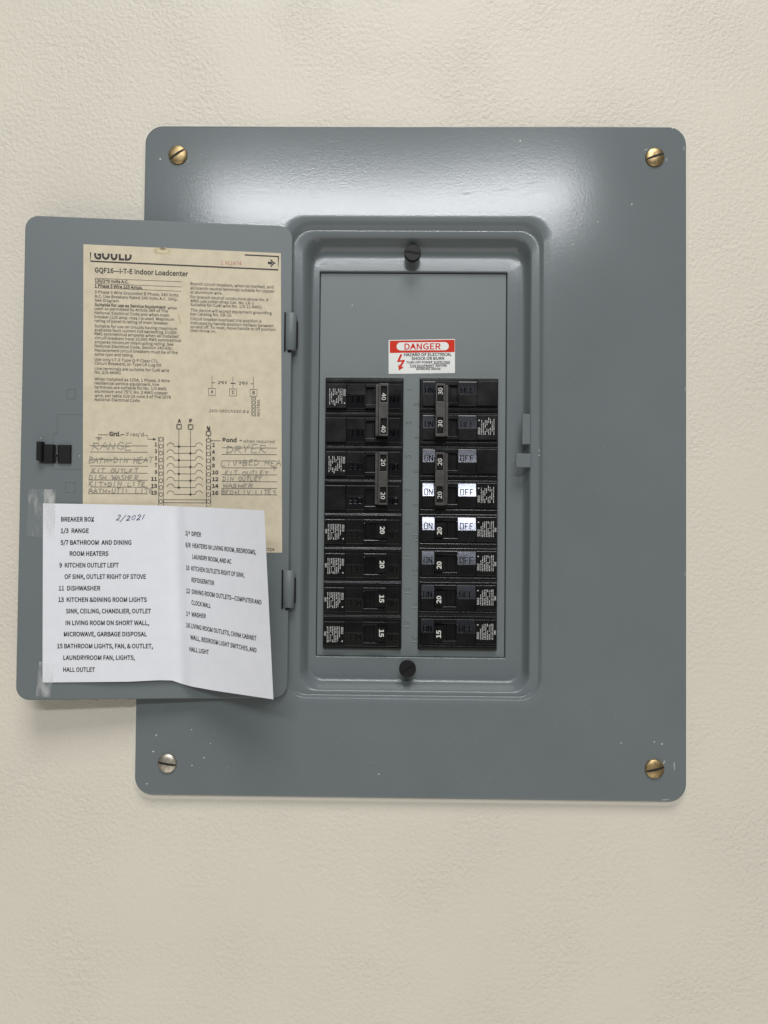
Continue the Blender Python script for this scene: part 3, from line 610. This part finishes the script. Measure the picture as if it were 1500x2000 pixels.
# printed directory on the door
mb = MB(); ink = Ink(mb, on_door)
NXL, NYL = 10, 14
quad = ((163, 477), (548.5, 494.5), (551, 1079.5), (161.5, 1078))
for i in range(NXL+1):
    for j in range(NYL+1):
        a, b = i/NXL, j/NYL
        x = (quad[0][0]*(1-a)+quad[1][0]*a)*(1-b)+(quad[3][0]*(1-a)+quad[2][0]*a)*b
        y = (quad[0][1]*(1-a)+quad[1][1]*a)*(1-b)+(quad[3][1]*(1-a)+quad[2][1]*a)*b
        mb.vert(on_door(x, y, .15))
for i in range(NXL):
    for j in range(NYL):
        k = i*(NYL+1)+j; mb.face((k, k+1, k+NYL+2, k+NYL+1), 0, True)
slope = lambda y: 0.047-(y-477)/(1079-477)*0.0445
K = .27333
def r1(zx, zy): return (150+zx*K, 460+zy*K)
def r2(zx, zy): return (150+zx*K, 640+zy*K)
def row(body, zx0, zx1, zy, cap=20, m=2, bold=.008, R=r1, lift=.27):
    p0 = R(zx0, zy); w = (zx1-zx0)*K
    ink.text(body, p0, (p0[0]+w, p0[1]+w*slope(p0[1])), cap*K, m, bold, lift)
def seg(R, width, m, *pts): ink.line([R(*p) for p in pts], width, m, .27)
seg(r1, 2.6, 1, (98, 120), (98, 183), (1440, 245), (1440, 150)); seg(r1, 2.4, 1, (1200, 138), (1442, 150))
gx = r1(122, 165)
ink.text('GOULD', gx, (gx[0]+271*K, gx[1]+271*K*slope(505)), 66*K, 1, .03, .27, clip=.62)
ink.text('1 M2874', r1(1030, 208), r1(1178, 213), 26*K, 4, .0, .27)
ink.poly([r1(1365, 186), r1(1396, 188), r1(1396, 206), r1(1365, 204)], 1, .27)
seg(r1, 2.6, 1, (1385, 172), (1408, 197), (1386, 222)); seg(r1, 2.2, 1, (1400, 196), (1420, 197))
row('GQF16—I-T-E Indoor Loadcenter', 128, 795, 262, 33, 1, .02)
for y in (305, 342, 373): seg(r1, .7, 2, (128, y), (748, y+25))
row('120/240 Volts A.C.', 128, 370, 332, 20, 1, .022); row('1 Phase 3 Wire 125 Amps.', 128, 470, 368, 20, 1, .022)
for body, x1, y in (('3 Phase 3 Wire Grounded B Phase, 240 Volts', 725, 412), ('A.C. Use Breakers Rated 240 Volts A.C. Only.', 720, 442), ('See Diagram', 300, 471),
  ('used as permitted by Article 384 of The', 652, 530), ('National Electrical Code and when main', 660, 560), ('breaker (125 amp. max.) is used. Maximum', 695, 589), ('rating of panel is rating of main breaker', 652, 618),
  ('Suitable for use on circuits having maximum', 715, 655), ('available fault current not exceeding 10,000', 712, 683), ('RMS symmetrical amperes when all installed', 725, 711), ('circuit breakers have 10,000 RMS symmetrical', 747, 740),
  ('amperes minimum interrupting rating. See', 690, 769), ('National Electrical Code, Section 240-83c.', 685, 798), ('Replacement circuit breakers must be of the', 720, 828), ('same type and rating.', 405, 857),
  ('Use only I-T-E Type Q-P Class CTL', 582, 894), ('Circuit Breakers, or Type LK Lug Kit', 605, 922), ('Line terminals are suitable for CuAl wire', 660, 959), ('No. 2/0-4AWG', 313, 986),
  ('When installed as 125A, 1 Phase, 3 Wire', 663, 1034), ('residential service equipment, line', 588, 1063), ('terminals are suitable for No. 1/0 AWG', 640, 1092), ('aluminum and 75°C No. 2 AWG copper', 650, 1122),
  ('wire, per table 310-16 note 3 of The 1978', 672, 1152), ('National Electrical Code.', 455, 1181)):
    row(body, 127, x1, y)
row('Suitable for use as Service Equipment', 127, 636, 503, 20, 1, .022); row('when', 648, 715, 526, 20)
for body, x1, y in (('Branch circuit breakers, when so marked, and', 1405, 358), ('all branch neutral terminals suitable for copper', 1413, 388), ('or aluminum wire.', 1040, 417), ('For branch neutral conductors above No. 4', 1368, 452),
  ('AWG use collar strap Cat. No. LK-1', 1265, 480), ('Suitable for CuAl wire No. 1/0-12 AWG)', 1320, 507), ('This device will accept equipment grounding', 1393, 546), ('bar Catalog No. GB-10.', 1110, 573),
  ('Circuit breaker overload trip position is', 1320, 608), ('indicated by handle position midway between', 1405, 638), ('on and off. To reset, move handle to off position', 1418, 665), ('then throw on.', 995, 692)):
    row(body, 812, x1, y-4)
# little phase diagram
for x, y0, y1 in ((966, 347, 433), (1115, 349, 437), (1262, 352, 440)): seg(r2, .8, 2, (x, y0), (x, y1))
for x0, y0, ch in ((941, 433, 'A'), (1091, 437, 'C'), (1238, 440, 'B')):
    seg(r2, .9, 2, (x0, y0), (x0+50, y0+1), (x0+50, y0+51), (x0, y0+50), (x0, y0-1)); row(ch, x0+17, x0+34, y0+35, 22, 1, .02, r2)
row('240 V', 1010, 1073, 401, 20, 1, .02, r2); row('240 V', 1159, 1222, 405, 20, 1, .02, r2)
seg(r2, 1.1, 1, (966, 393), (988, 393)); seg(r2, 1.6, 1, (1097, 397), (1133, 398)); seg(r2, 1.1, 1, (1243, 401), (1262, 401))
seg(r2, .8, 2, (1250, 490), (1250, 634), (1277, 635), (1277, 490))
for y in (507, 535, 563, 590, 618): ink.circle(r2(1263, y), 10.5*K, .8, 2, .27)
ink.text('NEUTRAL', r2(1308, 632), r2(1308, 510), 20*K, 2, 0, .27, up=(-1, 0))
row('240V GROUNDED B ø', 945, 1229, 603, 20, 2, 0, r2)
# wiring diagram
for ch, x0, x1, y in (('A', 720, 745, 679), ('B', 803, 826, 680), ('N', 929, 953, 732)): row(ch, x0, x1, y, 27, 1, .03, r2)
for cx, cy in ((731, 708), (813, 710), (941, 756)):
    seg(r2, 1.0, 1, (cx-18, cy-18), (cx+18, cy-18), (cx+18, cy+17), (cx-18, cy+17), (cx-18, cy-19)); ink.circle(r2(cx, cy), 15*K, 1.0, 1, .27)
seg(r2, 1.0, 1, (729, 726), (729, 1143)); seg(r2, 1.0, 1, (813, 728), (812, 1192)); seg(r2, 1.0, 1, (941, 773), (941, 790))
seg(r2, 1.0, 1, (585, 1275), (585, 780), (619, 780), (619, 1275)); seg(r2, 1.0, 1, (925, 1275), (925, 788), (957, 788), (957, 1275), (925, 1275))
for k in range(10):
    ink.circle(r2(601, 798+49.2*k), 13.5*K, 1.0, 1, .27); ink.circle(r2(941, 806+48.4*k), 13.5*K, 1.0, 1, .27)
for k in range(8):
    y = 849+48.9*k
    arc = lambda cx: [(cx-25*math.cos(math.pi*i/10), y-3-23*math.sin(math.pi*i/10)) for i in range(11)]
    seg(r2, .9, 1, *(arc(669)+[(698, y), (845, y)]+arc(873)))
    ink.dot(r2(729 if k % 2 == 0 else 812, y), 8.5*K, 1, .29)
    row(str(2*k+1), 557 if k < 5 else 531, 573, 846+49.4*k, 25, 1, .03, r2); row(str(2*k+2), 967, 986 if k < 4 else 1012, 851+48.8*k, 25, 1, .03, r2)
    yl = (845, 890, 942, 990, 1040, 1090, 1140, 1187)[k]; yr = (860, 907, 953, 1003, 1052, 1101, 1149, 1195)[k]
    seg(r2, .9, 1, (95, yl-2), (507, yl)); seg(r2, .9, 1, (1035, yr-2), (1430, yr))
seg(r2, .9, 1, (619, 1229), (925, 1230)); seg(r2, .9, 1, (619, 1250), (925, 1252))
row('Grd.–', 232, 337, 773, 29, 1, .03, r2); row("if req'd", 350, 478, 774, 25, 2, 0, r2)
seg(r2, 1.0, 1, (226, 766), (155, 764), (155, 786)); seg(r2, 1.0, 1, (133, 786), (180, 786)); seg(r2, 1.0, 1, (145, 795), (170, 795)); seg(r2, 1.0, 1, (152, 803), (163, 803))
seg(r2, 1.0, 1, (483, 770), (507, 770), (507, 797), (548, 797)); ink.poly([r2(545, 787), r2(568, 797), r2(545, 807)], 1, .27)
row('Bond', 1041, 1142, 815, 27, 1, .03, r2); row('–', 1163, 1180, 816, 27, 1, .03, r2); row('when required', 1189, 1412, 821, 22, 2, 0, r2); seg(r2, 1.0, 1, (957, 808), (1030, 808))
row('272A', 1342, 1414, 2252, 18)
for i, (body, x0, x1, y, cap) in enumerate((('RANGE', 108, 400, 872, 50), ('BATH+DIN HEAT', 85, 545, 968, 40), ('KIT OUTLET', 105, 440, 1036, 30), ('DISH WASHER', 85, 440, 1088, 34), ('KIT+DIN LITE', 85, 495, 1132, 32), ('BATH+UTIL LITE', 80, 550, 1184, 34))):
    handwrite(ink, body, r2(x0, y), r2(x1, y), cap*K, 1.7, 3, 10+i, lift=.3)
for i, (body, x0, x1, y, cap) in enumerate((('DRYER', 1065, 1360, 894, 56), ('LIV+BED HEA', 1030, 1460, 985, 40), ('T', 1400, 1435, 1020, 26), ('KIT OUTLET', 1055, 1370, 1058, 34), ('DIN OUTLET', 1040, 1320, 1094, 28), ('WASHER', 1040, 1260, 1142, 28), ('BED+LIV LITES', 1030, 1425, 1192, 32))):
    handwrite(ink, body, r2(x0, y), r2(x1, y), cap*K, 1.7, 3, 30+i, lift=.3)
rnd = random.Random(3)
for sx_, sy_, c5, lf in ((64, 25, 5, .19), (40, 15, 6, .2)):
    ring = []
    for k in range(28):
        a = 2*math.pi*k/28; rr = 1+rnd.uniform(-.12, .12); ring.append(r1(612+sx_*rr*math.cos(a), max(86, 110+sy_*rr*math.sin(a))))
    ink.poly(ring, c5, lf)
ink.poly([r1(590, 90), r1(604, 85), r1(632, 92), r1(640, 101), r1(612, 104), r1(598, 100)], 7, .21)
ink.poly([r1(722, 545), r1(733, 570), r1(750, 625), r1(738, 632), r1(724, 590)], 5, .2)
mb.build('directory_label', [M_label, M_ink, M_softink, M_pencil, M_stamp, M_stain, M_pale, M_dark], door, fix=False)

# ----------------------------------------------------------------- paper note taped to the door
def note_h(px, py):
    v = (py-985)/350; R = 516+18*v; uu = (px-84)/(R-84)
    t = max(0, (uu-.575)/(1-.575))
    h = .9 + 2.2*sstep(.12, .55, uu) + 42*(t*t*.35+t*.65)*sstep(.0, .16, t) - .9*math.exp(-((uu-.60)/.025)**2)
    h += 1.1*sstep(.75, 1, v)*math.sin(uu*7.0)*sstep(.05, .3, uu)*.8
    return h
def on_note(px, py, lift): return bp(px, py, door_w(px, py)+note_h(px, py)+lift)
def interp(tab, x):
    for (a, b), (c, d) in zip(tab, tab[1:]):
        if x <= c: t = (x-a)/(c-a); return b+(d-b)*t
    return tab[-1][1]
TOPE = ((84, 983), (200, 985), (300, 987), (338, 988.5), (420, 992), (516, 997))
BOTE = ((83, 1333), (250, 1331.5), (310, 1328.5), (336, 1329), (355, 1335.5), (375, 1341), (420, 1349), (534, 1366))
mb = MB(); NU, NV = 64, 26
for i in range(NU+1):
    uu = i/NU; xt = 84+432*uu; xb = 83+451*uu
    yt, yb = interp(TOPE, xt), interp(BOTE, xb)
    for j in range(NV+1):
        v = j/NV; x = xt*(1-v)+xb*v; y = yt*(1-v)+yb*v; mb.vert(on_note(x, y, 0))
for i in range(NU):
    for j in range(NV):
        k = i*(NV+1)+j; mb.face((k, k+1, k+NV+2, k+NV+1), 0, True)
ink = Ink(mb, on_note)
n4 = lambda zx, zy: (60+zx/3, 970+zy/3)
for body, x0, x1, y in (('BREAKER BOX', 178, 372, 145), ('1/3  RANGE', 176, 340, 212), ('5/7 BATHROOM  AND DINING', 174, 590, 281), ('ROOM HEATERS', 228, 455, 346), ('9  KITCHEN OUTLET LEFT', 168, 515, 414),
   ('OF SINK, OUTLET RIGHT OF STOVE', 198, 675, 481), ('11  DISHWASHER', 164, 408, 549), ('13  KITCHEN &DINING ROOM LIGHTS', 162, 680, 616), ('SINK, CEILING, CHANDLIER, OUTLET', 206, 705, 683), ('IN LIVING ROOM ON SHORT WALL,', 204, 693, 752),
   ('MICROWAVE, GARBAGE DISPOSAL', 194, 681, 818), ('15 BATHROOM LIGHTS, FAN, & OUTLET,', 155, 716, 888), ('LAUNDRYROOM FAN, LIGHTS,', 191, 611, 956), ('HALL OUTLET', 190, 376, 1026)):
    ink.text(body, n4(x0, y), n4(x1, y), 25/3, 1, .020, .15)
for body, a, b in (('2/4  DRYER', (906, 226), (998, 235)), ('6/8  HEATERS IN LIVING ROOM, BEDROOMS,', (907, 294), (1320, 338)), ('LAUNDRY ROOM, AND AC', (947, 364), (1176, 393)), ('10  KITCHEN OUTLETS RIGHT OF SINK,', (910, 428), (1252, 473)),
   ('REFIDGERATOR', (942, 499), (1075, 519)), ('12  DINING ROOM OUTLETS—COMPUTER AND', (911, 563), (1352, 632)), ('CLOCK WALL', (942, 632), (1055, 653)), ('14  WASHER', (911, 697), (1026, 713)),
   ('16 LIVING ROOM OUTLETS, CHINA CABINET', (911, 764), (1322, 843)), ('WALL, BEDROOM LIGHT SWITCHES, AND', (935, 835), (1323, 913)), ('HALL LIGHT', (930, 905), (1043, 924))):
    ink.text(body, n4(*a), n4(*b), 25/3, 1, .020, .15)
handwrite(ink, '2/2021', n4(497, 140), n4(672, 132), 30/3, 1.1, 2, 5, .35, .2)
no = on_note(300, 1160, 0)
note = mb.build('paper_note', [M_note, M_noteink, M_pen], None, origin=no, fix=False, top=True)
tag(note, 'white typed paper list of circuits taped over the bottom of the door', 'note')
def tape(quad, hfun, n=10):
    mb = MB(); rnd = random.Random(7)
    for i in range(n+1):
        for j in range(n+1):
            a, b = i/n, j/n
            x = (quad[0][0]*(1-a)+quad[1][0]*a)*(1-b)+(quad[3][0]*(1-a)+quad[2][0]*a)*b
            y = (quad[0][1]*(1-a)+quad[1][1]*a)*(1-b)+(quad[3][1]*(1-a)+quad[2][1]*a)*b
            mb.vert(bp(x, y, door_w(x, y)+hfun(x, y)+rnd.uniform(0, .25)))
    for i in range(n):
        for j in range(n): k = i*(n+1)+j; mb.face((k, k+1, k+n+2, k+n+1), 0, True)
    mb.build('tape', M_tape, note, origin=no, fix=False)
hf = lambda x, y: .4 + .95*sstep(78, 90, x)*sstep(968, 988, y)
tape([(56, 955), (109, 956), (106, 1052), (52, 1046)], hf)
tape([(77, 1292), (106, 1296), (99, 1362), (70, 1360)], lambda x, y: .4 + 1.1*(1-sstep(1328, 1345, y)))

# ----------------------------------------------------------------- circuit breakers
# one pole in its own frame: s mm outward from the middle bar, t up, w out of the wall less BW
BW = -9.0
PW = 58.4
SX = PW/2
def pole_case():
    mb = MB()
    mb.cbox(0, PW, -12.55, 12.55, -6, 2.2, .5)                                # lower body
    pf = [(10.6, 1.5), (10.6, 3.2), (10.45, 3.62), (10.0, 3.8), (.35, 5.9), (-.15, 5.4), (-7.4, 5.4), (-8.0, 4.8), (-8.0, 1.5)]
    mb.prism(pf, 2.0, 11.2); mb.prism(pf, 28.6, 42.0)
    mb.cbox(42.2, 57.6, -8.0, 10.6, 1.5, 5.4, .5)
    mb.cbox(11.3, 28.5, 7.3, 10.6, 1.5, 5.4, .5); mb.cbox(11.3, 28.5, -8.0, -5.4, 1.5, 5.4, .4)
    mb.cbox(27.5, 28.5, -5.3, 7.2, 1.5, 5.2, .3)
    mb.cbox(0.4, 57.9, -11.6, -9.4, 1.5, 2.9, .4)
    mb.cbox(20.9, 22.9, -5.3, 7.2, 1.8, 3.6, .4)                              # rib in the handle well
    return mb
def shift(mb):
    for v in mb.v: v.x -= SX
    return mb
BLOCK = {'O': [[(.06, 0), (.06, 1)], [(.06, 1), (.68, 1)], [(.68, 1), (.68, 0)], [(.68, 0), (.06, 0)]], 'N': [[(.06, 0), (.06, 1)], [(.06, 1), (.68, 0)], [(.68, 0), (.68, 1)]], 'F': [[(.1, 0), (.1, 1)], [(.1, 1), (.68, 1)], [(.1, .5), (.56, .5)]]}
def foil(mb, s0, s1, body, x0, x1):
    """patch lying on the sloped upper half of the case, its letters pressed into it"""
    sl = lambda t: 3.8 + (10.0-t)/9.65*2.1
    a, b = 9.9, .55
    o = .06
    mb.face([mb.vert((s0, b, sl(b)+o)), mb.vert((s1, b, sl(b)+o)), mb.vert((s1, a, sl(a)+o)), mb.vert((s0, a, sl(a)+o))])
    n = len(body); cw = (x1-x0)/n
    for k, ch in enumerate(body):
        for st in BLOCK[ch]:
            P = [(x0+cw*(k+.04+a*1.05), 1.4+4.3*b) for a, b in st]
            ridge(mb, [Vector((a, b, sl(b)+o)) for a, b in P], .33, .33, Vector((0, .21, .98)), sharp=True)
def fine_print(mb, swd, seed):
    rnd = random.Random(seed)
    def put(body, s, t0, t1, cap, bold):
        vs, fs, _ = text_mesh(body, bold)
        mb.merge([(s-cap*y, t0+(t1-t0)*x, 5.46) for x, y, z in vs], fs)
    put('GOULD', 44.7, -3.9, 1.2, 1.6, .02)
    mb.face([mb.vert(p) for p in ((43.8, 6.0, 5.46), (44.5, 6.6, 5.46), (43.8, 7.2, 5.46), (43.1, 6.6, 5.46))])
    for k in range(8):
        s = 45.9+1.3*k; t = -4.3
        while t < 6.9:
            l = rnd.choice((.35, .6, .9, 1.3, 1.9))
            if k in (4, 5) and 0 < t < 4.2 and rnd.random() < .75: t += 1.4; continue
            if rnd.random() < .93:
                for dx in (-.3,):
                    x0, x1 = s+dx, s+dx+.5
                    mb.face([mb.vert(p) for p in ((x0, t, 5.46), (x1, t, 5.46), (x1, t+l, 5.46), (x0, t+l, 5.46))])
            t += l+.4
    if swd: put('SWD', 57.2, -.6, 2.6, 1.3, .02)
def handle_block(rating):
    mb = MB()
    mb.prism([(6.6, 1), (6.6, 7.6), (6.0, 8.6), (-4.8, 8.6), (-5.3, 7.6), (-5.3, 1)], 11.5, 17.6)
    mb.prism([(6.4, 1), (6.2, 5.4), (-5.0, 5.4), (-5.1, 1)], 17.6, 19.4)
    vs, fs, ar = text_mesh(rating, .024)
    mb.merge([(16.2-3.2*y, -2.9+5.6*x, 8.68) for x, y, z in vs], fs, 1)
    return mb
def tie_bar(rating, up1, up2):
    mb = MB()
    holed_plate(mb, [10.8, 12.1, 16.4, 18.0], [-19.5, -17.4, -5.4, 6.4, 18.0, 19.5], {(1, 1), (1, 3)}, 9, 14.5)
    mb.prism([(19.0, 7), (19.0, 11.5), (-19.0, 11.5), (-19.0, 7)], 18.0, 20.4)
    tb = shift(mb)
    pl = MB()
    for y0, y1, tt in ((-17.4, -5.4, up2), (6.4, 18.0, up1)):
        pl.cbox(12.2, 16.3, y0+.2, y1-.2, 1, 13.1, .2)
        vs, fs, ar = text_mesh(rating, .008)
        pl.merge([(15.9-3.1*y, tt+5.2*x, 13.18) for x, y, z in vs], fs, 1)
    return tb, shift(pl)

case_me = shift(pole_case())
proto = {}
def link_child(o, parent):
    c = o.copy(); COL.objects.link(c); c.parent = parent; return c
def part(mb, name, mats, parent, dy=0, bevel=0, fix=True):
    o = mb.build(name, mats, parent, fix=fix, bevel=bevel); o.location = (0, 0, dy*MM); return o
def make_pole(parent, dy, printed, swd, seed):
    """case with its foil markers and printed panel; the meshes are shared between poles"""
    if not proto:
        proto['case'] = case_me.build('case', M_black, parent)
        on_ = MB(); foil(on_, 2.2, 11.0, 'ON', 3.2, 10.2); proto['on'] = shift(on_).build('on_marker', M_foil, proto['case'], fix=False)
        of = MB(); foil(of, 28.8, 41.8, 'OFF', 30.0, 40.6); proto['off'] = shift(of).build('off_marker', M_foil, proto['case'], fix=False)
        a = MB(); fine_print(a, False, 1); proto['p0'] = shift(a).build('printed_panel', M_fine, proto['case'], fix=False)
        b = MB(); fine_print(b, True, 2); proto['p1'] = shift(b).build('printed_panel', M_fine, proto['case'], fix=False)
        first = True
        c = proto['case']; c.location = (0, 0, dy*MM)
        drop = [k for k in ('p0', 'p1') if not (printed and k == ('p1' if swd else 'p0'))]
        for k in drop: proto[k].parent = None; COL.objects.unlink(proto[k])
        return c
    c = link_child(proto['case'], parent); c.location = (0, 0, dy*MM)
    link_child(proto['on'], c); link_child(proto['off'], c)
    if printed: link_child(proto['p1' if swd else 'p0'], c)
    return c
XL, XR = -36.0, 35.5
hcache = {}
GROUP = 'black circuit breakers in the panel'
def breaker(x, rows, rating, left, label):
    ys = [YT-.3-12.7-25.4*i for i in rows]; yc = sum(ys)/len(ys)
    e = tag(empty('circuit_breaker', (x, yc, BW)), label, 'circuit breaker', GROUP)
    if left: e.rotation_euler = (0, math.pi, 0)
    if len(rows) == 2:
        make_pole(e, 12.7, False, False, 1); make_pole(e, -12.7, True, False, 1)
        key = 'tie'+rating
        if key not in hcache:
            tb, pl = tie_bar(rating, 11.5 if rating != '20' else 10.0, -12.5 if rating != '20' else -14.5)
            t = tb.build('handle_tie', M_tie, e, bevel=.35); p = pl.build('rating_plate', [M_matte, M_print], t); hcache[key] = (t, p)
        else:
            t = link_child(hcache[key][0], e); link_child(hcache[key][1], t)
        kb = 'blk'
        for dy in (12.7, -12.7):
            if kb not in hcache:
                b = MB(); b.prism([(6.4, 1), (6.0, 9.2), (-5.0, 9.2), (-5.3, 1)], 11.8, 19.6); hcache[kb] = shift(b).build('handle', M_black, e); o = hcache[kb]
            else: o = link_child(hcache[kb], e)
            o.location = (0, 0, dy*MM)
    else:
        make_pole(e, 0, True, True, 1)
        if rating not in hcache: hcache[rating] = shift(handle_block(rating)).build('handle', [M_black, M_print], e)
        else: link_child(hcache[rating], e)
        if left:                                          # set black to stand for down-facing foil that catches no light
            for c in e.children:
                for g in c.children:
                    if 'marker' in g.name: g.material_slots[0].link = 'OBJECT'; g.material_slots[0].material = M_matte
    return e
breaker(XL, (0, 1), '40', True, 'double breaker marked 40 with a tied handle, top of the left stack')
breaker(XR, (0, 1), '30', False, 'double breaker marked 30 with a tied handle, top of the right stack')
breaker(XL, (2, 3), '20', True, 'double breaker marked 20 with a tied handle, directly under the one marked 40')
breaker(XR, (2, 3), '20', False, 'double breaker marked 20 with a tied handle, directly under the one marked 30')
breaker(XL, (4,), '20', True, 'single breaker marked 20 beside embossed number 9, under the left double breakers')
breaker(XL, (5,), '20', True, 'single breaker marked 20 beside embossed number 11, just above the left breakers marked 15')
breaker(XL, (6,), '15', True, 'single breaker marked 15 beside embossed number 13, second from the bottom on the left')
breaker(XL, (7,), '15', True, 'single breaker marked 15 beside embossed number 15, bottom of the left stack')
breaker(XR, (4,), '20', False, 'single breaker marked 20 with bright shiny ON and OFF foils beside embossed number 10')
breaker(XR, (5,), '20', False, 'single breaker marked 20 beside embossed number 12 in the right stack, with dull foils')
breaker(XR, (6,), '20', False, 'single breaker marked 20 beside embossed number 14, just above the right breaker marked 15')
breaker(XR, (7,), '15', False, 'single breaker marked 15 beside embossed number 16, bottom of the right stack')
